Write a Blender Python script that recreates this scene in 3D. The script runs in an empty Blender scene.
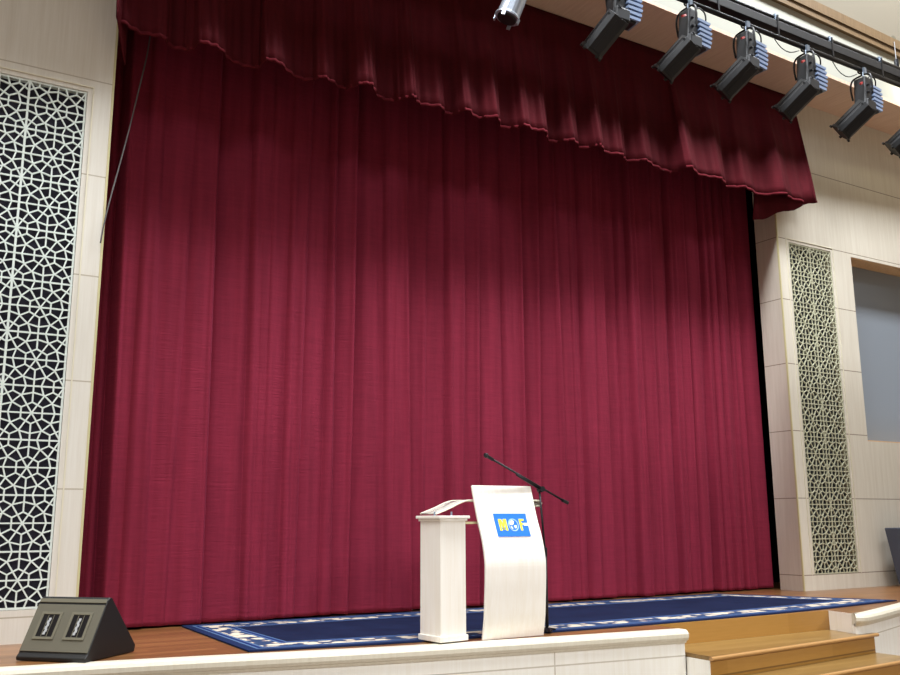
import bpy, bmesh, math, random
from mathutils import Vector, Matrix
random.seed(7)
scene = bpy.context.scene
COL = scene.collection
R = math.radians

# ------------------------------------------------------------------ camera
CAM_H = 0.93
yaw, pitch, roll = R(31.5), R(11.23), R(-0.29)
fw = Vector((math.sin(yaw)*math.cos(pitch), math.cos(yaw)*math.cos(pitch), math.sin(pitch)))
rt = Vector((math.cos(yaw), -math.sin(yaw), 0)); up = rt.cross(fw)
rt2 = rt*math.cos(roll) + up*math.sin(roll); up2 = -rt*math.sin(roll) + up*math.cos(roll)
cam = bpy.data.objects.new('camera', bpy.data.cameras.new('camera'))
COL.objects.link(cam)
M = Matrix((rt2, up2, -fw)).transposed().to_4x4(); M.translation = (0, 0, CAM_H)
cam.matrix_world = M
cam.data.sensor_width = 36; cam.data.lens = 36*921.8/900
cam.data.clip_end = 200
scene.camera = cam

# measured outlines of real edges, turned into world points on their real surface
def at(x, y, ax, v):
    d = (x-450)*rt2 + (337.5-y)*up2 + 921.8*fw
    t = (v - (0, 0, CAM_H)[ax])/d[ax]
    return Vector((0, 0, CAM_H)) + d*t

# ------------------------------------------------------------------ materials
def srgb(r, g, b):
    f = lambda c: (c/255/12.92) if c/255 <= .04045 else ((c/255+.055)/1.055)**2.4
    return (f(r), f(g), f(b), 1)
class Mat:
    def __init__(s, name, col=(200, 200, 200), rough=.6, metal=0, spec=.5, **k):
        s.m = bpy.data.materials.new(name); s.m.use_nodes = True
        s.n = s.m.node_tree.nodes; s.l = s.m.node_tree.links
        s.b = s.n['Principled BSDF']
        s.b.inputs['Base Color'].default_value = srgb(*col)
        s.b.inputs['Roughness'].default_value = rough
        s.b.inputs['Metallic'].default_value = metal
        s.b.inputs['Specular IOR Level'].default_value = spec
        for a, v in k.items(): s.b.inputs[a.replace('_', ' ')].default_value = v
    def new(s, t, **k):
        n = s.n.new(t)
        for a, v in k.items(): setattr(n, a, v)
        return n
    def coord(s, scale=(1, 1, 1), kind='Object'):
        c = s.new('ShaderNodeTexCoord'); mp = s.new('ShaderNodeMapping')
        mp.inputs['Scale'].default_value = scale
        s.l.new(c.outputs[kind], mp.inputs['Vector']); return mp.outputs['Vector']
    def noise(s, vec, scale=5, detail=4, rough=.5):
        n = s.new('ShaderNodeTexNoise'); n.inputs['Scale'].default_value = scale
        n.inputs['Detail'].default_value = detail; n.inputs['Roughness'].default_value = rough
        s.l.new(vec, n.inputs['Vector']); return n.outputs['Fac']
    def ramp(s, fac, stops, interp='LINEAR'):
        r = s.new('ShaderNodeValToRGB'); r.color_ramp.interpolation = interp
        e = r.color_ramp.elements
        while len(e) < len(stops): e.new(.5)
        for i, (p, c) in enumerate(stops): e[i].position = p; e[i].color = srgb(*c)
        s.l.new(fac, r.inputs['Fac']); return r.outputs['Color']
    def math(s, op, a, b=None, clamp=False):
        n = s.new('ShaderNodeMath', operation=op, use_clamp=clamp)
        for i, v in enumerate((a, b)):
            if v is None: continue
            if isinstance(v, (int, float)): n.inputs[i].default_value = v
            else: s.l.new(v, n.inputs[i])
        return n.outputs[0]
    def mix(s, fac, a, b, blend='MIX'):
        n = s.new('ShaderNodeMix', data_type='RGBA', blend_type=blend)
        for i, v in ((0, fac), (6, a), (7, b)):
            if isinstance(v, (int, float)): n.inputs[i].default_value = v
            elif isinstance(v, tuple): n.inputs[i].default_value = v
            else: s.l.new(v, n.inputs[i])
        return n.outputs[2]
    def base(s, c): s.l.new(c, s.b.inputs['Base Color']); return s
    def bump(s, h, strength=.2, dist=.01):
        b = s.new('ShaderNodeBump'); b.inputs['Strength'].default_value = strength
        b.inputs['Distance'].default_value = dist
        s.l.new(h, b.inputs['Height']); s.l.new(b.outputs['Normal'], s.b.inputs['Normal']); return s

def veneer(name, a, b, seams=(), rough=.42, vert_seams=(), seam=(140, 124, 106)):
    m = Mat(name, a, rough, spec=.35)
    f = m.noise(m.coord((9, 9, .45)), 3, 5, .6)
    g = m.noise(m.coord((70, 70, 1.2)), 2, 2, .5)
    f = m.math('ADD', m.math('MULTIPLY', f, .7), m.math('MULTIPLY', g, .3))
    c = m.ramp(f, [(.3, b), (.62, a)])
    if seams or vert_seams:
        sep = m.new('ShaderNodeSeparateXYZ'); m.l.new(m.coord(), sep.inputs[0])
        tot = None
        for ax, lst in ((2, seams), (0, vert_seams)):
            for z in lst:
                d = m.math('ABSOLUTE', m.math('SUBTRACT', sep.outputs[ax], z))
                k = m.math('LESS_THAN', d, .0055)
                tot = k if tot is None else m.math('MAXIMUM', tot, k)
        c = m.mix(tot, c, srgb(*seam))
    return m.base(c).m
SEAMS = (.2, 1.2, 2.1, 3.02, 3.93, 4.82, 5.94)
M_wall = veneer('birch_veneer_wall', (226, 220, 206), (214, 206, 190), SEAMS, vert_seams=(13.6,))
M_wallL = veneer('birch_veneer_wall_left', (228, 224, 214), (217, 211, 198), SEAMS, seam=(184, 174, 156))
M_lect = veneer('pale_birch_lectern', (248, 244, 236), (240, 233, 220), rough=.35)
M_front = veneer('whitewashed_birch_front', (248, 246, 238), (240, 236, 224), (-.215,), vert_seams=(4.75, 9.6), rough=.5, seam=(200, 192, 176))
M_lip = veneer('whitewashed_nosing', (216, 210, 192), (206, 198, 178), rough=.4)
M_edge = Mat('wood_edge', (206, 196, 150), .5).m
M_soffit = Mat('soffit_veneer', (190, 140, 105), .5, spec=.3)
_f = M_soffit.noise(M_soffit.coord((14, .7, 1)), 3, 4, .6)
M_soffit = M_soffit.base(M_soffit.ramp(_f, [(.3, (222, 188, 164)), (.68, (236, 206, 184))])).m
M_white = Mat('white_plaster', (186, 186, 174), .8).m
M_ceil = Mat('ceiling_paint', (132, 124, 108), .85).m
M_tan = veneer('tan_cornice', (126, 102, 72), (110, 88, 60), rough=.5)
M_hall = Mat('hall_wall_paint', (150, 136, 118), .85).m
M_carpet = Mat('hall_carpet', (120, 105, 92), .95).m
M_black = Mat('backstage_black', (12, 11, 12), .95, spec=.1).m

def planks(name, cols, w=.09, rough=.28, axis=1, length=1.6):
    m = Mat(name, cols[0], rough, spec=.5)
    v = m.coord()
    sep = m.new('ShaderNodeSeparateXYZ'); m.l.new(v, sep.inputs[0])
    y = sep.outputs[axis]; x = sep.outputs[0]
    row = m.math('FLOOR', m.math('DIVIDE', y, w))
    wn = m.new('ShaderNodeTexWhiteNoise', noise_dimensions='1D'); m.l.new(row, wn.inputs['W'])
    off = m.math('MULTIPLY', wn.outputs['Value'], 7.0)
    cell = m.math('FLOOR', m.math('DIVIDE', m.math('ADD', x, off), length))
    w2 = m.new('ShaderNodeTexWhiteNoise', noise_dimensions='2D')
    cmb = m.new('ShaderNodeCombineXYZ'); m.l.new(row, cmb.inputs[0]); m.l.new(cell, cmb.inputs[1])
    m.l.new(cmb.outputs[0], w2.inputs['Vector'])
    g = m.noise(m.coord((1.2, 22, 22)), 3, 5, .65)
    f = m.math('ADD', m.math('MULTIPLY', w2.outputs['Value'], .5), m.math('MULTIPLY', g, .5))
    c = m.ramp(f, [(.15, cols[0]), (.5, cols[1]), (.85, cols[2])])
    fr = m.math('FRACT', m.math('DIVIDE', y, w))
    gap = m.math('LESS_THAN', fr, .035)
    c = m.mix(m.math('MULTIPLY', gap, .6), c, srgb(60, 34, 18))
    return m.base(c).m
M_floor = planks('stage_oak_planks', [(112, 74, 44), (128, 86, 50), (144, 100, 60)])
M_tread = planks('golden_oak_tread', [(118, 90, 50), (132, 102, 56), (146, 116, 68)], w=.07)
M_riser = planks('golden_oak_riser', [(148, 104, 46), (162, 118, 54), (174, 130, 66)], w=.4, axis=2, rough=.35)
M_nose = Mat('oak_nosing', (176, 134, 84), .3).m

def velvet(name, a, b, crinkle=.35, sheen=.12):
    m = Mat(name, a, .85, spec=.08)
    m.b.inputs['Sheen Weight'].default_value = sheen
    m.b.inputs['Sheen Roughness'].default_value = .35
    m.b.inputs['Sheen Tint'].default_value = srgb(225, 110, 150)
    f = m.noise(m.coord((5, 5, .35)), 2.2, 5, .6)
    g = m.noise(m.coord((2.2, 2.2, 26)), 2.0, 5, .7)
    c = m.ramp(m.math('ADD', m.math('MULTIPLY', f, .6), m.math('MULTIPLY', g, .4)), [(.32, b), (.66, a)])
    h = m.noise(m.coord((2.5, 2.5, 30)), 2.0, 4, .6)
    return m.base(c).bump(h, crinkle, .012).m
M_velvet = velvet('crimson_velvet', (138, 43, 64), (114, 34, 52))
M_valance = velvet('crimson_velvet_painted_shade', (92, 26, 35), (74, 21, 28), .2, 0)  # same cloth as the curtain, darkened: the soffit's shade is in the colour
M_hem = velvet('velvet_hem_painted_light', (108, 32, 42), (88, 26, 34), .2, 0)  # valance cloth lightened: the light caught by the hem is painted in

def lattice(name, c): return Mat(name, c, .45).m
M_latL = lattice('white_lattice', (224, 234, 228))
M_latR = lattice('cream_lattice', (196, 196, 170))
M_void = Mat('lattice_backing', (34, 30, 50), .7).m
M_voidR = Mat('lattice_backing_right', (40, 44, 52), .7).m
M_frame = Mat('lattice_frame', (226, 220, 198), .5).m
M_screen = Mat('grey_screen', (142, 151, 162), .55, spec=.3).m
M_screenwood = veneer('recess_wood', (226, 190, 146), (208, 168, 124), rough=.5)
M_dark = Mat('dark_housing', (17, 19, 24), .5).m
M_darkplastic = Mat('black_plastic', (16, 16, 17), .5).m
M_pipe = Mat('black_pipe', (17, 21, 28), .4, .3).m
M_bar = Mat('dark_trunking', (18, 20, 24), .55).m
M_clamp = Mat('aluminium_clamp', (130, 142, 158), .35, .6).m
M_fin = Mat('pale_blue_fins', (128, 145, 175), .4).m
M_red = Mat('red_lever', (150, 30, 30), .4).m
M_silver = Mat('brushed_silver', (190, 200, 215), .3, .7).m
M_grille = Mat('speaker_grille', (92, 88, 74), .6)
_h = M_grille.noise(M_grille.coord(), 260, 2); M_grille.bump(_h, .3, .002); M_grille = M_grille.m
M_bezel = Mat('speaker_bezel', (104, 100, 84), .5).m
M_horn = Mat('horn_black', (10, 10, 16), .3).m
M_chrome = Mat('horn_glint', (220, 224, 228), .2, .5).m
M_sp2 = Mat('slate_speaker', (74, 80, 96), .6).m
M_acryl = Mat('clear_acrylic', (225, 220, 210), .12, Transmission_Weight=.55, IOR=1.35).m
M_blue = Mat('logo_blue', (40, 118, 236), .4)
M_blue = M_blue.m
M_yellow = Mat('logo_yellow', (238, 232, 70), .4).m
M_logow = Mat('logo_white', (236, 242, 248), .4).m
M_pale = Mat('logo_pale_blue', (170, 205, 240), .4).m
M_cable = Mat('grey_cable', (128, 128, 132), .6).m
M_rope = Mat('dark_grey_cable', (84, 78, 80), .7).m
M_micbase = Mat('mic_stand_black', (22, 24, 28), .4, .2).m

def rug_mat(L, W):
    m = Mat('rug_pile', (20, 30, 80), .95, spec=.1)
    uv = m.new('ShaderNodeUVMap'); uv.uv_map = 'UVMap'
    sep = m.new('ShaderNodeSeparateXYZ'); m.l.new(uv.outputs[0], sep.inputs[0])
    u, v = sep.outputs[0], sep.outputs[1]
    d = m.math('MINIMUM', m.math('MINIMUM', u, m.math('SUBTRACT', L, u)), m.math('MINIMUM', v, m.math('SUBTRACT', W, v)))
    n = m.new('ShaderNodeTexVoronoi'); n.inputs['Scale'].default_value = 9
    m.l.new(uv.outputs[0], n.inputs['Vector'])
    nf = m.noise(uv.outputs[0], 16, 3, .6)
    flor = m.ramp(m.math('ADD', m.math('MULTIPLY', n.outputs['Distance'], .9), m.math('MULTIPLY', nf, .45)),
                  [(0, (206, 194, 172)), (.66, (196, 186, 168)), (.71, (128, 96, 96)), (.75, (60, 78, 104)), (.85, (44, 60, 92))])
    pile = m.noise(uv.outputs[0], 3, 6, .7)
    field = m.ramp(pile, [(.3, (12, 19, 44)), (.7, (21, 31, 60))])
    edge = m.ramp(m.math('MULTIPLY', d, 1.0), [(0, (24, 38, 72)), (.075, (78, 102, 136)), (.095, (26, 42, 90)), (.13, (80, 104, 138)),
                                               (.15, (32, 48, 80)), (.33, (82, 106, 140)), (.35, (28, 44, 92)), (.39, (72, 96, 130)), (.41, (20, 30, 70))], 'CONSTANT')
    inband = m.math('MULTIPLY', m.math('GREATER_THAN', d, .155), m.math('LESS_THAN', d, .325))
    c = m.mix(m.math('GREATER_THAN', d, .41), edge, field)
    c = m.mix(inband, c, flor)
    return m.base(c).bump(m.noise(uv.outputs[0], 150, 2), .4, .004).m

# ------------------------------------------------------------------ mesh helpers
class MB:
    def __init__(s): s.v = []; s.f = []
    def add(s, vs, fs):
        o = len(s.v); s.v += [Vector(v) for v in vs]; s.f += [tuple(o+i for i in f) for f in fs]; return s
    def box(s, a, b):
        x0, y0, z0 = a; x1, y1, z1 = b
        return s.add([(x0,y0,z0),(x1,y0,z0),(x1,y1,z0),(x0,y1,z0),(x0,y0,z1),(x1,y0,z1),(x1,y1,z1),(x0,y1,z1)],
                     [(0,3,2,1),(4,5,6,7),(0,1,5,4),(1,2,6,5),(2,3,7,6),(3,0,4,7)])
    def obox(s, c, ax, ay, az, hx, hy, hz):
        c = Vector(c); P = []
        for k in (-1, 1):
            for i, j in ((-1,-1),(1,-1),(1,1),(-1,1)): P.append(c + ax*hx*i + ay*hy*j + az*hz*k)
        return s.add(P, [(0,3,2,1),(4,5,6,7),(0,1,5,4),(1,2,6,5),(2,3,7,6),(3,0,4,7)])
    def prism(s, poly, z0, z1):
        n = len(poly)
        return s.add([(x,y,z0) for x,y in poly]+[(x,y,z1) for x,y in poly],
                     [tuple(range(n-1,-1,-1)), tuple(range(n,2*n))]+[(i,(i+1)%n,(i+1)%n+n,i+n) for i in range(n)])
    def tube(s, pts, r, n=10, cap=True):
        pts = [Vector(p) for p in pts]; o = len(s.v)
        rr = r if isinstance(r, (list, tuple)) else [r]*len(pts)
        prev = None
        for i, p in enumerate(pts):
            d = (pts[min(i+1, len(pts)-1)] - pts[max(i-1, 0)]).normalized()
            if prev is None:
                a = d.cross(Vector((0, 0, 1)))
                if a.length < .05: a = d.cross(Vector((0, 1, 0)))
            else: a = prev - d*prev.dot(d)
            a.normalize(); prev = a; b = d.cross(a)
            for k in range(n):
                t = 2*math.pi*k/n
                s.v.append(p + (a*math.cos(t) + b*math.sin(t))*rr[i])
        for i in range(len(pts)-1):
            for k in range(n):
                k2 = (k+1) % n
                s.f.append((o+i*n+k, o+i*n+k2, o+(i+1)*n+k2, o+(i+1)*n+k))
        if cap:
            s.f.append(tuple(o+k for k in range(n-1, -1, -1)))
            s.f.append(tuple(o+(len(pts)-1)*n+k for k in range(n)))
        return s
    def grid(s, rows):
        o = len(s.v); n = len(rows[0])
        for r in rows: s.v += [Vector(p) for p in r]
        for i in range(len(rows)-1):
            for j in range(n-1): s.f.append((o+i*n+j, o+i*n+j+1, o+(i+1)*n+j+1, o+(i+1)*n+j))
        return s
    def sweep(s, path, prof):
        """closed profile (offset, z) swept along an XY path; offset is to the right-hand side (towards the hall)"""
        o = len(s.v); n = len(prof); P = [Vector((*p, 0)) for p in path]
        for i, p in enumerate(P):
            d = (P[min(i+1, len(P)-1)] - P[max(i-1, 0)]).normalized(); nr = Vector((d.y, -d.x, 0))
            for q, z in prof: s.v.append(p + nr*q + Vector((0, 0, z)))
        for i in range(len(P)-1):
            for k in range(n):
                k2 = (k+1) % n
                s.f.append((o+i*n+k, o+(i+1)*n+k, o+(i+1)*n+k2, o+i*n+k2))
        s.f.append(tuple(o+k for k in range(n))); s.f.append(tuple(o+(len(P)-1)*n+k for k in range(n-1, -1, -1)))
        return s

LOC = {}
def obj(name, mb, mat, parent=None, bevel=0, smooth=False, local=False, solid=0, fix=True):
    me = bpy.data.meshes.new(name)
    off = Vector((0, 0, 0))
    if parent is not None and not local: off = LOC[parent.name]
    me.from_pydata([v - off for v in mb.v], [], mb.f)
    me.materials.append(mat); me.validate()
    if fix:
        bm = bmesh.new(); bm.from_mesh(me); bmesh.ops.recalc_face_normals(bm, faces=bm.faces); bm.to_mesh(me); bm.free()
    if smooth:
        for p in me.polygons: p.use_smooth = True
    o = bpy.data.objects.new(name, me); COL.objects.link(o)
    if parent is not None: o.parent = parent; LOC[o.name] = off
    if bevel:
        b = o.modifiers.new('bevel', 'BEVEL'); b.width = bevel; b.segments = 2; b.limit_method = 'ANGLE'; b.angle_limit = R(40)
    if solid:
        b = o.modifiers.new('solid', 'SOLIDIFY'); b.thickness = solid; b.offset = 0
    return o
def tag(o, label, cat, group=None):
    o['label'] = label; o['category'] = cat
    if group: o['group'] = group
    return o
def struct(name, mb, mat, **k):
    o = obj(name, mb, mat, **k); o['kind'] = 'structure'; return o
def thing(name, label, cat, loc=(0, 0, 0), rz=0, group=None):
    o = bpy.data.objects.new(name, None); COL.objects.link(o); o.location = loc; o.rotation_euler.z = rz
    o.empty_display_size = .1; LOC[o.name] = Vector(loc)
    return tag(o, label, cat, group)
def catmull(P, n=12):
    out = []
    for i in range(len(P)-1):
        a, b, c, d = P[max(i-1, 0)], P[i], P[i+1], P[min(i+2, len(P)-1)]
        for k in range(n):
            t = k/n
            out.append(tuple(.5*((2*b[j]) + (-a[j]+c[j])*t + (2*a[j]-5*b[j]+4*c[j]-d[j])*t*t + (-a[j]+3*b[j]-3*c[j]+d[j])*t**3) for j in range(len(b))))
    out.append(tuple(P[-1])); return out

# ------------------------------------------------------------------ the room
WY, WT = 8.2, .38           # proscenium wall front plane and thickness
OX0, OX1 = 1.46, 10.43      # stage opening
TOP = 7.02                  # underside of the bridge over the stage front
CZ = 13.0                   # hall ceiling
def wall_with_hole(x0, x1, z0, z1, holes, y0=WY, y1=WY+WT):
    mb = MB(); xs = sorted({x0, x1, *[h[0] for h in holes], *[h[1] for h in holes]})
    for a, b in zip(xs, xs[1:]):
        hs = [h for h in holes if h[0] <= a+1e-6 and h[1] >= b-1e-6]
        if not hs: mb.box((a, y0, z0), (b, y1, z1))
        else:
            h = hs[0]; mb.box((a, y0, z0), (b, y1, h[2])); mb.box((a, y0, h[3]), (b, y1, z1))
    return mb
GLx = (.30, 1.245); GRx = (10.655, 11.59); GZL = (.255, 4.70); GZR = (.2, 4.78)
struct('wall_left', wall_with_hole(-3.2, OX0-.012, 0, TOP, [(*GLx, *GZL)]), M_wallL)
struct('wall_right', wall_with_hole(OX1+.012, 16, 0, TOP, [(*GRx, *GZR), (12.06, 15.2, 2.02, 4.77)]), M_wall)
struct('wall_header', MB().box((OX0-.012, WY+.02, 6.3), (OX1+.012, WY+WT, TOP)), M_black)
# pale edging on both corners of the opening
struct('trim_1', MB().box((OX0-.012, WY-.004, 0), (OX0+.008, WY+WT, 6.3)), M_edge)
struct('trim_2', MB().box((OX1-.004, WY-.004, 0), (OX1+.012, WY+.02, 6.3)), M_edge)
struct('wall_reveal', MB().box((OX1, WY+.02, 0), (OX1+.012, WY+WT, 6.3)), veneer('reveal_veneer', (214, 204, 190), (202, 190, 174), SEAMS))
# backstage shell
struct('wall_back', MB().box((-3.2, 9.6, 0), (16, 9.7, 7.4)), M_black)
struct('wall_wing', MB().box((-3.3, WY+WT, 0), (-3.2, 9.7, 7.4)), M_black)
struct('wall_wing', MB().box((16, WY+WT, 0), (16.1, 9.7, 7.4)), M_black)
# bridge over the stage front: wooden underside, white face
NE = [(-6, 6.92), (7.19, 7.34), (12.6, 7.5), (16.0, 7.6)]
struct('ceiling_soffit', MB().prism(NE+[(16, 9.7), (-6, 9.7)], TOP, TOP+.05), M_soffit)
HB = [(16, 7.9), (-6, 7.2)]
def off(P, d): return [(x, y-d) for x, y in P]
struct('wall_upper', MB().prism(NE+HB, TOP+.05, 7.83), M_white)
struct('wall_upper', MB().prism(NE+HB, 8.08, CZ), M_ceil)
struct('trim_3', MB().prism(off(NE, .05)+HB, 7.83, 7.93).prism(off(NE, .07)+HB, 7.931, 8.08), M_tan)
struct('ceiling', MB().prism([(-6, -9), (16, -9), (16, 9.7), (-6, 9.7)], CZ, CZ+.05), M_ceil)
FZ = -.76
struct('floor', MB().box((-6, -9, FZ-.1), (16, 9.7, FZ)), M_carpet)
struct('wall_hall_left', MB().box((-6.1, -9, FZ), (-6, 9.7, CZ)), M_hall)
struct('wall_hall_right', MB().box((16, -9, FZ), (16.1, 8.2, CZ)), M_hall)
struct('wall_hall_back', MB().box((-6, -9.1, FZ), (16, -9, CZ)), M_hall)
struct('wall_hall_corner', MB().box((-6, WY, FZ), (-3.2, WY+.2, TOP)), M_hall)

# stage: curved front
LP = catmull([(-6, 7.9), (-2.4, 7.5), (.79, 6.96), (1.78, 6.79), (3.64, 6.40), (6.04, 6.08)], 10)
RP = catmull([(8.40, 6.07), (8.62, 6.10), (9.93, 6.53), (12.4, 7.35), (15.9, 8.1)], 10)
ST_Y = 6.42
poly = LP + [(6.04, ST_Y), (8.50, ST_Y)] + RP + [(15.9, 9.6), (-6, 9.6)]
struct('stage_floor', MB().prism(poly, -.12, 0), M_floor)
LIP = [(0, .003), (.095, .003), (.12, -.008), (.133, -.03), (.133, -.06), (.12, -.082), (.10, -.09), (.088, -.11), (.02, -.11), (0, -.11)]
struct('trim_6', MB().sweep(LP, LIP), M_lip)
struct('trim_7', MB().sweep(RP, LIP), M_lip)
FR = [(.07, -.1), (.07, FZ), (0, FZ), (0, -.1)]
struct('wall_stage_front', MB().sweep(LP, FR), M_front)
struct('wall_stage_front', MB().sweep(RP, FR), M_front)
struct('wall_stage_recess', MB().box((6.05, ST_Y+.02, FZ), (8.62, ST_Y+.1, -.12)), M_front)
struct('wall_cheek', MB().box((6.0, 6.09, FZ), (6.04, ST_Y+.02, -.001)), M_front)
struct('wall_cheek', MB().prism([(8.60, 6.10), (8.40, 6.07), (8.397, 6.07), (8.497, ST_Y), (8.60, ST_Y)], FZ, -.0005), M_front)

# steps
t = thing('stage_steps', 'golden wooden steps leading up to the blue rug, let into the curved stage front', 'steps', (7.3, 5.9, FZ))
obj('riser', MB().box((6.041, ST_Y-.018, -.19), (8.50, ST_Y, -.001)), M_riser, t)
nos = [((6.02, 5.69), (8.64, 5.945)), ((6.02, 5.33), (8.64, 5.56)), ((6.02, 4.97), (8.64, 5.18))]
back = [((6.06, ST_Y-.02), (8.55, ST_Y-.02)), nos[0], nos[1]]
for i, (a, b) in enumerate(nos):
    z = -.19*(i+1)
    p0, p1 = back[i]
    if i: p0 = (p0[0]+.02, p0[1]+.05); p1 = (p1[0]-.02, p1[1]+.05)
    bk = [(8.60, 6.005), (8.395, 5.98), (8.49, p1[1])] if i == 0 else [p1]
    tr = obj('tread', MB().prism([(a[0]+.015, a[1]+.02), (b[0]-.015, b[1]+.02)]+bk+[p0], z-.035, z), M_tread, t)
    n = MB().tube([(a[0], a[1]+.02, z-.018), (b[0], b[1]+.02, z-.018)], .0175, 12)
    obj('nosing', n, M_nose, tr, smooth=False)
    zb = z-.19
    obj('riser', MB().prism([(a[0]+.02, a[1]+.045), (b[0]-.02, b[1]+.045), (b[0]-.02, b[1]+.065), (a[0]+.02, a[1]+.065)], zb, z-.035), M_riser, t)
for i, (a, b) in enumerate(nos):
    z = -.19*(i+1)-.036
    bk = (6.08 if i == 0 else nos[i-1][0][1]+.06)
    if i == 0: bk = 6.0
    obj('side_panel', MB().box((6.032, a[1]+.05, FZ), (6.062, bk, z)), M_front, t)

# ------------------------------------------------------------------ lattice screens
def lattice_mb(x0, x1, z0, z1, nx, nz, w, y0, y1):
    hx = (x1-x0)/nx/2; hz = (z1-z0)/nz/2
    segs = []
    P = lambda r, a: (r*math.cos(R(a)), r*math.sin(R(a)))
    ring = [P(.76, 30*k) for k in range(12)]
    hexa = [P(.40, 30+60*k) for k in range(6)]
    for k in range(12): segs.append((ring[k], ring[(k+1) % 12]))
    for k in range(6):
        segs.append((hexa[k], hexa[(k+1) % 6])); segs.append((hexa[k], ring[(1+2*k) % 12])); segs.append(((0, 0), ring[2*k]))
    for sx in (-1, 1):
        for sz in (-1, 1):
            C = (sx, sz); n30 = (sx*.64, sz*.36); n60 = (sx*.36, sz*.64); v = (sx*.654, sz*.80)
            segs += [(C, n30), (v, n60), ((sx*.654, sz), v), (v, (sx, sz*.60)), (n30, (sx, sz*.25)), (n60, (sx*.25, sz))]
    segs += [((.76, 0), (1, 0)), ((-.76, 0), (-1, 0)), ((0, .76), (0, 1)), ((0, -.76), (0, -1))]
    mb = MB()
    def bar(a, b, ww, ya=y0, yb=y1):
        A = Vector((a[0], 0, a[1])); B = Vector((b[0], 0, b[1])); d = (B-A).normalized(); n = Vector((-d.z, 0, d.x))
        A -= d*ww*.3; B += d*ww*.3; ya += random.random()*.0015
        mb.obox((A+B)/2 + Vector((0, (ya+yb)/2, 0)), d, Vector((0, 1, 0)), n, (B-A).length/2, (yb-ya)/2, ww/2)
    for i in range(nx):
        for j in range(nz):
            cx = x0+hx*(2*i+1); cz = z0+hz*(2*j+1)
            for a, b in segs: bar((cx+a[0]*hx, cz+a[1]*hz), (cx+b[0]*hx, cz+b[1]*hz), w)
    for j in range(1, nz): bar((x0, z0+2*hz*j), (x1, z0+2*hz*j), w*1.15)
    for i in range(1, nx): bar((x0+2*hx*i, z0), (x0+2*hx*i, z1), w*1.5)
    for xx in (x0+w/2, x1-w/2): bar((xx, z0), (xx, z1), w*1.3)
    for zz in (z0+w/2, z1-w/2): bar((x0, zz), (x1, zz), w*1.3)
    return mb
def screen(gx, GZ, label, ml, mv, w):
    t = thing('lattice_screen', label, 'lattice screen', ((gx[0]+gx[1])/2, WY+.02, GZ[0]))
    obj('lattice', lattice_mb(gx[0]+.006, gx[1]-.006, GZ[0]+.006, GZ[1]-.006, 2, 10, w, WY+.005, WY+.022), ml, t)
    obj('backing', MB().box((gx[0]+.002, WY+.10, GZ[0]+.002), (gx[1]-.002, WY+.12, GZ[1]-.002)), mv, t)
    f = MB(); b = .055; th = .012
    for (a0, a1, c0, c1) in ((gx[0]-b, gx[0]-b+th, GZ[0]-.0, GZ[1]+b), (gx[1]+b-th, gx[1]+b, GZ[0]-.0, GZ[1]+b), (gx[0]-b+th, gx[1]+b-th, GZ[1]+b-th, GZ[1]+b)):
        f.box((a0, WY-.007, c0), (a1, WY, c1))
    obj('frame', f, M_frame, t)
screen(GLx, GZL, 'tall white star-pattern lattice panel in the wall left of the red curtain', M_latL, M_void, .0118)
screen(GRx, GZR, 'tall narrow cream star-pattern lattice panel in the wall right of the red curtain', M_latR, M_voidR, .0110)

# recessed grey screen on the right
t = thing('projection_screen', 'flat grey screen set in a wood-lined recess in the right-hand wall', 'screen', (13.6, WY+.2, 2.02))
obj('screen_surface', MB().box((12.061, WY+.30, 2.021), (15.199, WY+.32, 4.769)), M_screen, t)
rl = MB().box((12.061, WY+.01, 4.755), (15.199, WY+.299, 4.769)).box((12.061, WY+.01, 2.021), (12.075, WY+.299, 4.754)).box((12.076, WY+.01, 2.021), (15.199, WY+.299, 2.035))
obj('recess_lining', rl, M_screenwood, t)

# ------------------------------------------------------------------ curtains
def smoothstep(t): t = max(0, min(1, t)); return t*t*(3-2*t)
random.seed(3)
valleys = []
for px, s in ((96, .5), (106, 2.0), (128, .25), (150, .3), (178, .3), (210, 1.0), (243, .6), (262, .3), (281, .45), (300, .5), (322, .45), (333, .5), (352, 1.0),
              (380, .4), (407, .9), (425, .3), (443, .75), (462, .5), (477, .65), (500, .35), (523, 1.3), (540, .6), (560, .9), (571, .3), (580, .5), (594, .4), (607, .8), (618, .4), (627, .6),
              (640, .9), (655, .5), (670, .8), (681, .4), (690, .7), (705, .9), (713, .4), (720, .6), (731, .5), (742, .8), (756, .7), (764, .25)):
    p = at(px, 400, 1, 8.78)
    valleys.append((p.x, s, random.uniform(-.10, .10), random.choice((1, 1, -1))))
CY = 8.66
def curtain_depth(x, z):
    d = 0
    h = z/6
    for vx, s, dr, sg in valleys:
        u = x - (vx + dr*(h-.4))
        if abs(u) > .45: continue
        w = .028+.02*s
        if sg*u > 0: g = math.exp(-abs(u)/(w*3.2))        # gentle side
        else: g = math.exp(-(u/(w*.55))**2)                # steep side
        d += s*.115*g - s*.028*math.exp(-((u+sg*.055)/.022)**2)
    d += .022*math.sin(x*5.1+.7*math.sin(z*.5)) + .016*math.sin(x*11.3+1.2+.5*h) + .007*math.sin(x*27+2*h) + .004*math.sin(x*51+1.5*h)
    d *= 1-.12*h
    return d*smoothstep((10.5-x)/.35)*.85-.02
rows = []
NX = 1500; x0, x1 = 1.40, 10.42
def crow(z, k=1): return [(x0+(x1-x0)*i/NX, min(9.3, CY+.045+curtain_depth(x0+(x1-x0)*i/NX, z)*k), z + (.004*math.sin(i*.021)+.002*math.sin(i*.077) if z < .05 else 0)) for i in range(NX+1)]
for z in [.020, .06, .15, .4] + [.8+.45*k for k in range(13)]: rows.append(crow(z))
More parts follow.
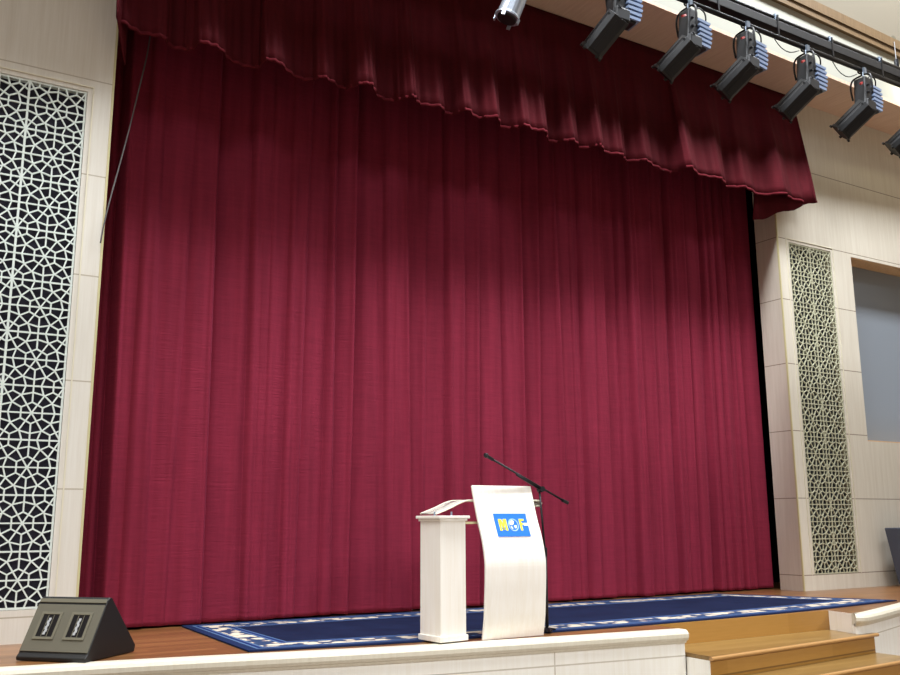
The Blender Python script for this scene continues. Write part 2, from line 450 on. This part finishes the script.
t = thing('stage_curtain', 'full-height closed crimson velvet stage curtain hanging across the stage opening', 'curtain', (6, 8.85, 0))
obj('curtain_cloth', MB().grid(rows), M_velvet, t, smooth=True, solid=.012, fix=False)
obj('heading_tape', MB().box((1.5, 8.76, 6.22), (10.4, 8.80, 6.30)), M_black, t)

hempx = [(117,14),(116,22),(125,24),(134,30),(143,35),(154,37),(163,37),(167,42),(169,48),(180,52),(188,51.5),(195,49),(197,45),(201,43),(210,45),(218,47),(224,53),(227,60),(235,64),(243,67),(253,69),(260,69),
 (262,64),(265,60),(273,62),(280,64),(288,71),(294,77),(302,81),(312,81),(318,78),(325,77),(331,82),(338,88),(346,90),(352,87),(360,84),(367,84),(372,85),(374,91),(377,97),(385,100),(393,102),(399,100.5),(405,99),(412,97),(415,98),(417,102),(421,105),(430,107),(441,107),(444,111),(447,115),
 (456,114.5),(462,112),(467,110),(472,115),(478,119),(487,118),(497,117),(499,122),(501,128),(510,129),(518,128),(525,125.5),(529,128),(535,131),(542,131),(546,132),(546,137),(548,141),(555,143),(565,141.5),(573,140.5),(577,144),(580,149),
 (590,148.5),(597,146),(601,146),(603,150),(607,154),(615,155),(622,155),(624,158),(626,162),(636,162),(647,160.5),(651,164),(655,168),(664,171),(672,173),(680,171),(687,167),(692,168),(696,173),(702,177),(712,178),(720,178),(723,181),(725,187),
 (735,188),(744,187.5),(751,190),(757,196),(770,195),(784,193.5),(787,196),(791,199),(800,202),(810,203.5),(817,202.5)]
HZ = 5.30
hp = [at(x, y, 2, HZ) for x, y in hempx]
hp = [(p.x, max(7.62, min(8.14, p.y))) for p in hp]
hp = [((a[0]+6*b[0]+c[0])/8, (a[1]+6*b[1]+c[1])/8) if 0 < i < len(hp)-1 else b for i, (a, b, c) in enumerate(zip([hp[0]]+hp[:-1], hp, hp[1:]+[hp[-1]]))]
hp = catmull(hp, 6)
N = len(hp)
X0, X1 = hp[0][0], hp[-1][0]
def val_row(z):
    h = (z-HZ)/(TOP-HZ); k = 1-h**1.2
    out = []
    for i, (x, y) in enumerate(hp):
        xs = x
        yy = 7.95 + .17*h + (y-7.95)*k + (.012*math.sin(i*.9+h*2) + .010*math.sin(x*17+h))*(1-h)
        out.append((xs, min(8.17, yy), z if z > HZ+.01 else HZ+.0))
    return out
t = thing('stage_valance', 'crimson pleated velvet valance, shade painted into its colour, with a scalloped hem hanging above the curtain', 'valance', (6.2, 7.95, 5.3))
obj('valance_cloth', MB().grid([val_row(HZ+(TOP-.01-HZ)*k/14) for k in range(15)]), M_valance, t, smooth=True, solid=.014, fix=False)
hm = [[(x, y-.008, z) for x, y, _ in val_row(HZ+.001)] for z in (HZ-.003, HZ+.015, HZ+.03)]
obj('hem', MB().grid(hm), M_hem, t, smooth=True, solid=.004, fix=False)
# end returns folded back behind the front
ra = Vector(hp[-1]).to_3d(); rows = []
for k in range(9):
    h = k/8; row = []
    for i in range(13):
        u = i/12
        x = ra.x - u*(.98-.35*h); yf = ra.y+(8.12-ra.y)*h; y = yf+.015 + (8.16-yf)*u**.8; zb = 5.31 - .36*u + .02*math.sin(u*14)
        row.append((x, min(8.17, y+.01*math.sin(u*11)), zb+(TOP-.01-zb)*h))
    rows.append(row)
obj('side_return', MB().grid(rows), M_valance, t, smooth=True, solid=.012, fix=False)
la = Vector(hp[0]).to_3d(); rows = []
for k in range(9):
    h = k/8; row = []
    for i in range(9):
        u = i/8
        row.append((la.x+.005 + u*.16, min(8.17, la.y+.02+(8.16-la.y)*u), (5.29-.26*u)+(TOP-.01-5.29+.26*u)*h))
    rows.append(row)
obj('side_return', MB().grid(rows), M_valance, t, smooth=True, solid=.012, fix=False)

# hanging cable at the left edge of the opening
pts = [at(x, y, 1, Y) for x, y, Y in ((151, 30, 8.4), (147, 55, 8.38), (140, 85, 8.35), (131, 122, 8.3), (121, 160, 8.25), (111, 196, 8.2), (104, 224, 8.17), (100.5, 243, 8.17))]
cb = MB().tube(catmull([tuple(p) for p in pts], 6), .0068, 8)
tag(obj('cable', cb, M_rope, smooth=True), 'thin grey cable hanging down past the left edge of the red curtain', 'cable')

# ------------------------------------------------------------------ rug
def bez(P, t):
    for i in range(len(P)-1):
        if t <= P[i+1][0] or i == len(P)-2:
            k = (t-P[i][0])/(P[i+1][0]-P[i][0]); return P[i][1]*(1-k)+P[i+1][1]*k
BL, BR, FLc, FRc = (2.45, 8.66), (9.12, 8.50), (2.40, 6.72), (10.06, 6.66)
frontY = catmull([(2.40, 6.73), (3.64, 6.53), (5.3, 6.43), (6.6, 6.42), (8.2, 6.46), (10.06, 6.66)], 8)
def fy(x):
    for a, b in zip(frontY, frontY[1:]):
        if a[0] <= x <= b[0]+1e-6: return a[1]+(b[1]-a[1])*(x-a[0])/(b[0]-a[0])
    return frontY[-1][1]
L, W = 7.4, 2.0
NU, NV = 80, 20
me = bpy.data.meshes.new('rug'); vs = []; uvs = []
for j in range(NV+1):
    for i in range(NU+1):
        u, v = i/NU, j/NV
        xf = 2.40+(10.06-2.40)*u; xb = BL[0]+(BR[0]-BL[0])*u
        yf = fy(xf); yb = BL[1]+(BR[1]-BL[1])*u
        vs.append((xf+(xb-xf)*v, yf+(yb-yf)*v, .013)); uvs.append((u*L, v*W))
fs = [(j*(NU+1)+i, j*(NU+1)+i+1, (j+1)*(NU+1)+i+1, (j+1)*(NU+1)+i) for j in range(NV) for i in range(NU)]
me.from_pydata(vs, [], fs); uvl = me.uv_layers.new(name='UVMap')
for lp in me.loops: uvl.data[lp.index].uv = uvs[lp.vertex_index]
me.materials.append(rug_mat(L, W))
rug = bpy.data.objects.new('rug', me); COL.objects.link(rug)
sm = rug.modifiers.new('solid', 'SOLIDIFY'); sm.thickness = .011; sm.offset = -1
tag(rug, 'long dark blue rug with a cream and light blue floral border on the stage floor', 'rug')

# ------------------------------------------------------------------ lectern
t = thing('lectern', 'pale birch lectern with a bowed front panel and box pedestal on the stage edge', 'lectern', (4.2, 6.5, 0))
def rbox(mb, cx, cy, hx, hy, z0, z1, a):
    ax = Vector((math.cos(a), math.sin(a), 0)); ay = Vector((-math.sin(a), math.cos(a), 0))
    mb.obox((cx, cy, (z0+z1)/2), ax, ay, Vector((0, 0, 1)), hx, hy, (z1-z0)/2); return mb
A = R(6); cx, cy = 3.885, 6.465
obj('pedestal', rbox(MB(), cx, cy, .125, .135, .014, .945, A), M_lect, t, bevel=.003)
obj('pedestal_base', rbox(MB(), cx, cy, .137, .147, .014, .058, A), M_lect, t, bevel=.004)
cap = rbox(MB(), cx, cy, .137, .147, .925, .945, A); rbox(cap, cx, cy, .152, .162, .945, .968, A)
obj('pedestal_cap', cap, M_lect, t, bevel=.004)
YZ = catmull([(.003, 6.33), (.15, 6.30), (.32, 6.285), (.48, 6.275), (.62, 6.277), (.78, 6.315), (.93, 6.375), (1.08, 6.425), (1.215, 6.465)], 5)
def py(z):
    for a, b in zip(YZ, YZ[1:]):
        if a[0] <= z <= b[0]+1e-6: return a[1]+(b[1]-a[1])*(z-a[0])/(b[0]-a[0])
    return YZ[-1][1]
PX0, PX1 = 4.168, 4.765
fr = [[(PX0+(PX1-PX0)*i/4, y, z) for i in range(5)] for z, y in YZ]
pan = obj('front_panel', MB().grid(fr), M_lect, t, smooth=True, fix=False)
s_ = pan.modifiers.new('solid', 'SOLIDIFY'); s_.thickness = .022; s_.offset = -1
b_ = pan.modifiers.new('bevel', 'BEVEL'); b_.width = .003; b_.segments = 2; b_.limit_method = 'ANGLE'
for p in pan.data.polygons: p.use_smooth = False
# plaque that follows the bow of the panel
def patch(polys, lift, th, name, mat, parent):
    """polys: lists of (x,z) quads/polygons, sliced into thin horizontal strips where tall"""
    mb = MB()
    for P in polys:
        n = len(P); o = [Vector((x, py(z)-lift, z)) for x, z in P]; q = [Vector((x, py(z)-lift+th, z)) for x, z in P]
        mb.add(o+q, [tuple(range(n)), tuple(range(2*n-1, n-1, -1))]+[(i, i+n, (i+1) % n+n, (i+1) % n) for i in range(n)])
    return obj(name, mb, mat, parent)
def strips(x0, x1, z0, z1, n=6, sl=0, sr=0):
    out = []
    for k in range(n):
        a, b = z0+(z1-z0)*k/n, z0+(z1-z0)*(k+1)/n; fa, fb = k/n, (k+1)/n
        out.append([(x0+sl*fa, a), (x1+sr*fa, a), (x1+sr*fb, b), (x0+sl*fb, b)])
    return out
LX0, LX1, LZ0, LZ1 = 4.322, 4.648, .800, .985
plq = patch(strips(LX0, LX1, LZ0, LZ1, 8), .006, .006, 'logo_plaque', M_blue, pan)
plq['label'] = 'blue plaque with yellow letters and a globe'
def L_(u, v): return (LX0+(LX1-LX0)*u, LZ0+(LZ1-LZ0)*v)
def rect(u0, v0, u1, v1, n=3):
    a, b = L_(u0, v0), L_(u1, v1); return strips(a[0], b[0], a[1], b[1], n)
m_ = rect(.10, .25, .165, .76)+rect(.28, .25, .345, .76)
for k in range(4):
    v0, v1 = .76-.10*k*1.15, .76-.10*(k+1)*1.15-.02
    u = .165+.014*k
    m_.append([L_(u, v1), L_(u+.045, v1), L_(u+.035, v0), L_(u-.02, v0)])
    u = .28-.014*k
    m_.append([L_(u-.045, v1), L_(u, v1), L_(u+.02, v0), L_(u-.035, v0)])
patch(m_, .009, .003, 'letter', M_yellow, plq)
patch(rect(.735, .25, .80, .76)+rect(.80, .67, .89, .76, 1)+rect(.80, .50, .845, .58, 1), .009, .003, 'letter', M_yellow, plq)
patch(rect(.86, .46, 1.0, .58, 1), .009, .003, 'letter_bar', M_logow, plq)
def ring(cu, cv, r0, r1, a0=0, a1=360, n=24):
    c = L_(cu, cv); out = []
    for k in range(n):
        p, q = R(a0+(a1-a0)*k/n), R(a0+(a1-a0)*(k+1)/n)
        out.append([(c[0]+r0*math.cos(p), c[1]+r0*math.sin(p)), (c[0]+r1*math.cos(p), c[1]+r1*math.sin(p)),
                    (c[0]+r1*math.cos(q), c[1]+r1*math.sin(q)), (c[0]+r0*math.cos(q), c[1]+r0*math.sin(q))])
    return out
gl = patch(ring(.54, .5, .043, .051), .0085, .0025, 'globe_ring', M_pale, plq)
g = L_(.53, .52)
land = [[(g[0]-.030, g[1]+.020), (g[0]-.034, g[1]-.002), (g[0]-.012, g[1]-.006), (g[0]+.006, g[1]+.002), (g[0]+.016, g[1]+.026), (g[0]-.006, g[1]+.036)],
        [(g[0]+.006, g[1]-.012), (g[0]+.012, g[1]-.034), (g[0]+.028, g[1]-.028), (g[0]+.034, g[1]-.008), (g[0]+.018, g[1]-.006)],
        [(g[0]-.030, g[1]-.014), (g[0]-.020, g[1]-.034), (g[0]-.008, g[1]-.036), (g[0]-.016, g[1]-.016)]]
patch(land, .009, .003, 'globe_land', M_logow, plq)
# clear desk surface with side rails
desk = catmull([(3.84, .985), (3.97, 1.03), (4.08, 1.075), (4.18, 1.092), (4.5, 1.094), (4.84, 1.094), (4.88, 1.088), (4.895, 1.07), (4.88, 1.052), (4.84, 1.048)], 6)
obj('desk_sheet', MB().grid([[(x, y, z) for x, z in desk] for y in (6.50, 6.62, 6.74)]), M_acryl, t, smooth=True, solid=.010, fix=False)
obj('rail', MB().tube([(x, 6.495, z) for x, z in desk], .008, 8), M_frame, t, smooth=True)
obj('rail', MB().tube([(x, 6.745, z) for x, z in desk], .008, 8), M_frame, t, smooth=True)
obj('lower_shelf', MB().box((3.97, 6.46, .905), (4.60, 6.72, .917)), M_acryl, t)
obj('shelf_edge', MB().box((3.97, 6.448, .902), (4.60, 6.46, .920)), M_edge, t)
for x, y in ((3.80, 6.45), (3.97, 6.47)): obj('peg', MB().tube([(x, y, .967), (x, y, 1.0)], .008, 8), M_clamp, t)

# ------------------------------------------------------------------ microphone stand
t = thing('microphone_stand', 'black microphone stand with a slanted boom beside the lectern', 'microphone stand', (4.84, 6.44, 0))
bx, by = 4.90, 6.46
obj('base', MB().tube([(bx, by, .0135), (bx, by, .03), (bx, by, .04)], [.045, .045, .02], 20), M_micbase, t)
for a in (10, 130, 250):
    obj('foot', MB().tube([(bx, by, .04), (bx+.10*math.cos(R(a)), by+.10*math.sin(R(a)), .023)], .009, 8), M_micbase, t)
obj('pole', MB().tube([(bx, by, .035), (bx, by, .66)], .015, 10).tube([(bx, by, .66), (bx-.045, by, 1.17)], .009, 10), M_micbase, t, smooth=True)
obj('height_clutch', MB().tube([(bx, by, .63), (bx, by, .70)], .018, 10), M_micbase, t)
h0 = at(541, 489.5, 1, by); tip = at(491, 458.5, 1, by-.05); end = at(565, 501.5, 1, by+.02)
obj('boom_joint', MB().tube([h0+Vector((0, .03, -.004)), h0+Vector((0, -.03, .004))], .024, 12), M_micbase, t)
obj('boom', MB().tube([tip, end], .009, 10).tube([h0+(tip-h0)*.05, h0+(tip-h0)*.5], .012, 10), M_micbase, t, smooth=True)
obj('counterweight', MB().tube([end+(h0-end)*.12, end+(end-h0)*.12], .015, 12), M_micbase, t)
d = (tip-h0).normalized()
obj('microphone_clip', MB().tube([tip-d*.02, tip+d*.04], .014, 10).tube([tip+d*.04, tip+d*.055, tip+d*.075], [.016, .022, .014], 12), M_micbase, t)

# ------------------------------------------------------------------ floor monitor
def monitor(o, th, Wd, D, H):
    t = thing('floor_monitor', 'black wedge floor monitor with two square horns in front of the left lattice panel', 'speaker', (*o, 0), R(th))
    prof = [(0, .004), (-.004, .028), (.02, .052), (.21, H-.02), (.235, H), (.26, H-.005), (D, .05), (D-.01, .004)]
    n = len(prof); mb = MB()
    mb.add([(0, y, z) for y, z in prof]+[(Wd, y, z) for y, z in prof],
           [tuple(range(n)), tuple(range(2*n-1, n-1, -1))]+[(i, i+n, (i+1) % n+n, (i+1) % n) for i in range(n)])
    obj('cabinet', mb, M_darkplastic, t, bevel=.006, local=True)
    # sloped grille plane
    a = Vector((0, .0195, .0525)); b = Vector((0, .209, H-.0215)); sl = (b-a); ln = sl.length; sv = sl.normalized(); nv = Vector((0, -sv.z, sv.y)); X = Vector((1, 0, 0))
    pl = lambda u, v, lift: a + X*u + sv*v + nv*lift
    obj('grille', MB().obox(pl(Wd/2, ln/2-.012, .003), X, sv, nv, Wd/2-.006, ln/2-.022, .004), M_grille, t, local=True, bevel=.002)
    obj('top_strip', MB().obox(pl(Wd/2, ln-.005, .003), X, sv, nv, Wd/2-.006, .014, .004), M_bezel, t, local=True, bevel=.002)
    for u in (Wd*.28, Wd*.72):
        v = ln*.50; hw, hh = .084, .10
        bz = MB(); q = [(-1, -1), (1, -1), (1, 1), (-1, 1)]; iw, ih = hw-.019, hh-.019
        bz.add([pl(u+a_*w_, v+b_*h_, l_) for w_, h_, l_ in ((hw, hh, .006), (hw, hh, .015), (iw, ih, .015), (iw, ih, .006)) for a_, b_ in q],
               [(r*4+k, r*4+(k+1) % 4, ((r+1) % 4)*4+(k+1) % 4, ((r+1) % 4)*4+k) for r in range(4) for k in range(4)])
        h = obj('horn', bz, M_bezel, t, local=True, bevel=.002)
        obj('throat', MB().obox(pl(u, v, .0085), X, sv, nv, hw-.018, hh-.018, .0015), M_horn, h, local=True)
        g = MB()
        for k in range(6): g.obox(pl(u-.006+.006*(k % 2), v-.055+.02*k, .012), X, sv, nv, .009, .0105, .0015)
        obj('phase_plug', g, M_chrome, h, local=True)
        for k in (-1, 1): obj('vane', MB().obox(pl(u+.022*k, v, .011), X, sv, nv, .002, hh-.022, .002), M_bezel, h, local=True)
monitor((.915, 7.22), -46, .55, .58, .41)

# slate speaker by the right wall
t = thing('stage_speaker', 'slate grey loudspeaker standing on the stage against the right-hand wall', 'speaker', (12.36, 7.85, 0))
mb = MB()
bt = [(12.26, 7.62), (12.85, 7.72), (12.78, 8.10), (12.19, 8.02)]; tp = [(12.08, 7.62), (12.88, 7.76), (12.80, 8.12), (12.01, 8.04)]
mb.add([(x, y, .03) for x, y in bt]+[(x, y, .80) for x, y in tp], [(0,3,2,1),(4,5,6,7),(0,1,5,4),(1,2,6,5),(2,3,7,6),(3,0,4,7)])
obj('cabinet', mb, M_sp2, t, bevel=.012)
gm = MB().add([(12.30, 7.618, .08), (12.82, 7.706, .08), (12.84, 7.742, .76), (12.14, 7.622, .76), (12.30, 7.608, .08), (12.82, 7.696, .08), (12.84, 7.732, .76), (12.14, 7.612, .76)],
              [(0,1,2,3),(7,6,5,4),(0,4,5,1),(1,5,6,2),(2,6,7,3),(3,7,4,0)])
obj('grille', gm, Mat('slate_grille', (64, 70, 84), .8).m, t)
for x, y in ((12.30, 7.68), (12.78, 7.75), (12.74, 8.04), (12.26, 7.98)): obj('foot', MB().tube([(x, y, 0), (x, y, .035)], .03, 12), M_darkplastic, t)

# ------------------------------------------------------------------ lighting bar
TY = 6.68
t = thing('lighting_bar', 'long black twin-pipe lighting bar with cable trunking hung under the ceiling', 'lighting bar', (8, TY, 6.67))
z_lo, z_up = 6.675, 6.915
obj('pipe', MB().tube([(2.2, TY, z_lo), (15.6, TY, z_lo)], .030, 14), M_pipe, t, smooth=True)
obj('pipe', MB().tube([(2.2, TY, z_up+.01), (15.6, TY, z_up)], .030, 14), M_pipe, t, smooth=True)
obj('cable_trunking', MB().box((2.2, TY-.05, 6.755), (15.6, TY+.05, 6.865)), M_bar, t, bevel=.006)
for x in [3.6+1.03*k for k in range(12)]:
    obj('bracket', MB().box((x-.012, TY-.055, 6.66), (x+.012, TY-.05, 6.93)), M_pipe, t)
    for q in (-.03, .014): obj('pipe_clamp', MB().box((x+q, TY-.045, z_up-.035), (x+q+.018, TY+.04, z_up+.04)), M_clamp, t, bevel=.004)
for x in (3.1, 7.2, 11.23, 15.1):
    ax = x+1.35; ay = 6.92+(ax+6)*.0311-.004   # anchored to the upper wall
    if ax > 15.9: continue
    w = obj('suspension_wire', MB().tube([(x, TY, z_up+.03), (ax, ay-.01, 8.10)], .006, 6), M_cable, t)
    obj('wire_grip', MB().tube([(x, TY, z_up), (x, TY, z_up+.13)], .03, 10), M_pipe, w)
    obj('anchor_plate', MB().tube([(ax, ay-.012, 8.12), (ax, ay+.0, 8.12)], .06, 16), M_bezel, w)

def make_lamp():
    t = thing('stage_spotlight', '', 'spotlight', (0, 0, 0))
    Z = Vector((0, 0, 1)); d = Vector((-.36, .68, -.64)).normalized()
    sx = d.cross(Vector((0, 1, 0))).normalized(); sy = sx.cross(d).normalized()
    def cbar(p0, p1, w0, w1, mb):   # square barrel with cut corners
        o = []
        for p, w in ((p0, w0), (p1, w1)):
            for a, b in ((-1,-.6),(-.6,-1),(.6,-1),(1,-.6),(1,.6),(.6,1),(-.6,1),(-1,.6)): o.append(p + sx*a*w + sy*b*w)
        return mb.add(o, [tuple(range(8)), tuple(range(15, 7, -1))]+[(i, i+8, (i+1) % 8+8, (i+1) % 8) for i in range(8)])
    j = Vector((-.02, -.04, -.53))
    bar = obj('barrel', cbar(j, j+d*.42, .122, .118, MB()), M_dark, t, local=True, bevel=.004)
    for k in (-1, 1):
        obj('barrel_rib', MB().obox(j+d*.22+sx*.121*k, d, sy, sx, .19, .02, .006), M_dark, bar, local=True)
        obj('barrel_rib', MB().obox(j+d*.22+sy*.121*k, d, sx, sy, .19, .02, .006), M_dark, bar, local=True)
    obj('lens_frame', cbar(j+d*.42, j+d*.45, .126, .126, MB()), M_darkplastic, t, local=True)
    for a, b in ((-1, -1), (1, -1), (1, 1), (-1, 1)): obj('frame_clip', MB().obox(j+d*.46+sx*a*.106+sy*b*.106, d, sx, sy, .012, .014, .014), M_darkplastic, t, local=True)
    # shutter body
    tl = Vector((.10, 0, 1)).normalized(); tx = Vector((1, 0, -.10)).normalized(); ty = Vector((0, 1, 0))
    obj('shutter_block', MB().obox((-.01, -.01, -.53), tx, ty, tl, .095, .10, .075), M_dark, t, local=True, bevel=.02)
    obj('body', MB().obox((-.02, 0, -.33), tx, ty, tl, .072, .085, .20), M_dark, t, local=True, bevel=.02)
    for zz in (-.25, -.35, -.45): obj('knob', MB().tube([(-.04, -.08, zz), (-.04, -.115, zz)], .018, 8), M_bar, t, local=True)
    obj('knob', MB().tube([(-.11, -.05, -.52), (-.17, -.07, -.54)], .014, 8), M_bar, t, local=True)
    # ribbed lamp housing
    hs = obj('lamp_housing', MB().obox((.125, 0, -.41), tx, ty, tl, .065, .085, .18), M_dark, t, local=True, bevel=.02)
    for k in range(6): obj('cooling_fin', MB().obox(Vector((.150-.004*(k-2)**2, 0, -.262-.057*k)), tx, ty, (tl+tx*.2).normalized(), .094, .108, .017), M_fin, hs, local=True)
    obj('lever', MB().obox((-.16, -.08, -.26), Vector((.8, .3, .5)).normalized(), Vector((-.3, 1, 0)).normalized(), Vector((-.5, 0, .8)), .06, .010, .012), M_red, t, local=True)
    yk = MB().tube(catmull([(-.03, -.14, -.38), (-.04, -.15, -.22), (-.03, -.12, -.11), (-.02, 0, -.085), (-.03, .12, -.11), (-.04, .15, -.22), (-.03, .14, -.38)], 5), .012, 8)
    obj('yoke', yk, M_darkplastic, t, local=True, smooth=True)
    hk = MB().tube(catmull([(-.02, 0, -.09), (-.01, 0, -.05), (0, .035, -.03), (0, .05, .0), (0, .03, .04), (0, -.01, .048)], 5), .011, 8)
    obj('hook_clamp', hk, M_pipe, t, local=True, smooth=True)
    obj('clamp_bolt', MB().box((-.035, -.06, -.07), (.015, -.035, .01)).tube([(-.05, -.045, -.06), (-.05, -.045, -.12)], .008, 8), M_clamp, t, local=True)
    cbl = MB().tube(catmull([(.10, -.02, -.24), (.06, -.04, -.13), (.12, -.05, -.07), (.22, -.04, -.10), (.27, 0, -.17), (.22, .02, -.22), (.15, 0, -.19), (.13, 0, -.12)], 6), .009, 7)
    pass
    obj('power_cable', cbl, M_darkplastic, t, local=True, smooth=True)
    return t
def copy_tree(o, parent=None):
    c = o.copy(); COL.objects.link(c)
    if parent: c.parent = parent
    for ch in list(o.children): copy_tree(ch, c)
    return c
lamp = make_lamp(); lamp['group'] = 'black spotlights on the lighting bar'
LBL = ['dark spotlight at the top edge left of the silver can light, against the valance',
       'black spotlight next to the silver can light, cut by the top of the picture',
       'black spotlight hung on the bar, second to the right of the silver can light',
       'black spotlight hung on the bar, third to the right of the silver can light',
       'black spotlight hung on the bar over the right end of the valance',
       'black spotlight hung on the bar in front of the brown wall right of the valance',
       'black spotlight at the right edge of the picture, only its barrel in view']
XS = [3.93, 6.21, 7.27, 8.21, 9.29, 10.42, 11.54]
tw = [0, -7, 0, 2, -1, 1, 3]
kids = list(lamp.children)
for i, x in enumerate(XS):
    o = lamp if i == 0 else copy_tree(lamp)
    o.location = (x, TY, z_lo); o['label'] = LBL[i]; o.rotation_euler.z = R(tw[i])
# silver can light
t = thing('can_light', 'silver cylindrical can light hanging from the bar at the top of the picture', 'spotlight', (5.05, TY, z_lo))
d = Vector((-.32, .20, -.92)).normalized(); p0 = Vector((5.02, TY, 6.31)); p1 = p0 + d*.52
obj('can', MB().tube([p0-d*.04, p0, p1, p1+d*.02], [.07, .105, .115, .12], 24), M_silver, t, smooth=False)
obj('front_ring', MB().tube([p1+d*.02, p1+d*.035], [.13, .13], 24), M_silver, t)
obj('lens', MB().tube([p1+d*.035, p1+d*.055], [.10, .095], 24), M_darkplastic, t)
s1 = d.cross(Vector((0, 1, 0))).normalized(); s2 = s1.cross(d)
fc = MB()
for a in (45, 135, 225, 315):
    v = s1*math.cos(R(a))+s2*math.sin(R(a)); obj('frame_clip', MB().obox(p1+d*.05+v*.125, d, v, d.cross(v), .03, .006, .018), M_silver, t)
obj('yoke', MB().tube(catmull([tuple(p0+d*.2+Vector((0, -.13, 0))), (5.07, TY-.13, 6.40), (5.05, TY-.05, 6.56), (5.05, TY+.05, 6.56), (5.07, TY+.13, 6.40), tuple(p0+d*.2+Vector((0, .13, 0)))], 5), .011, 8), M_darkplastic, t, smooth=True)
obj('hook_clamp', MB().tube([(5.05, TY, 6.56), (5.05, TY, 6.64)], .014, 8).box((5.02, TY-.05, 6.62), (5.08, TY+.05, 6.645)), M_pipe, t)
# slack signal cables looping under the bar
for k, (a, b, s) in enumerate(((8.75, 9.20, .10), (9.85, 10.35, .13))):
    c = obj('slack_cable', MB().tube(catmull([(a, TY+.02, 6.655), (a+(b-a)*.25, TY+.02, 6.65-s*.8), (a+(b-a)*.6, TY+.02, 6.65-s), (b, TY+.02, 6.65-s*.3)], 6), .006, 6), M_pipe, bpy.data.objects['lighting_bar'])

# ------------------------------------------------------------------ lights
KEY, FAR = 4300, 40
def area(name, loc, sx, sy, power, col=(1, 1, 1), rot=(0, 0, 0)):
    l = bpy.data.lights.new(name, 'AREA'); l.shape = 'RECTANGLE'; l.size = sx; l.size_y = sy; l.energy = power; l.color = col
    o = bpy.data.objects.new(name, l); COL.objects.link(o); o.location = loc; o.rotation_euler = rot; return o
area('front_row_light', (5, 4.85, CZ-.1), 21, 1.1, KEY, (.93, .965, 1))
area('hall_ceiling_light', (5, -2.5, CZ-.1), 16, 9, FAR, (1, .96, .90))
area('cove_light', (12.75, 7.25, 7.30), .3, .05, 3, (1, .93, .6), (R(70), 0, 0))
def spot(name, loc, aim, power, ang, rad, col=(.95, .975, 1)):
    l = bpy.data.lights.new(name, 'SPOT'); l.energy = power; l.spot_size = R(ang); l.spot_blend = 1; l.shadow_soft_size = rad; l.color = col
    o = bpy.data.objects.new(name, l); COL.objects.link(o); o.location = loc
    o.rotation_euler = (Vector(aim)-Vector(loc)).to_track_quat('-Z', 'Y').to_euler(); return o
spot('unseen_front_spot', (-2, -7, 5.5), (2.6, 6.5, -.6), 2600, 32, .9)  # bright lectern hints at a front spot; unseen set added to lift upright faces
spot('unseen_front_spot', (4, -7.5, 5.5), (5.2, 6.5, -.6), 2600, 32, .9)
spot('unseen_front_spot', (10, -7, 5.5), (8.6, 6.5, -.6), 2600, 32, .9)
for x in (-1, 5, 11): spot('added_wash_spot', (x, .6, 10.6), (x*.75+1.6, 8.6, .6), 800 if x < 0 else 1250, 52, .9)  # unseen wash lamps, added to grade the brightness down the curtain
w = bpy.data.worlds.new('world'); scene.world = w; w.use_nodes = True
w.node_tree.nodes['Background'].inputs[0].default_value = (.6, .63, .7, 1); w.node_tree.nodes['Background'].inputs[1].default_value = .3
scene.view_settings.view_transform = 'Standard'; scene.view_settings.look = 'None'
scene.view_settings.exposure = 0; scene.view_settings.gamma = 1; scene.view_settings.use_curve_mapping = False
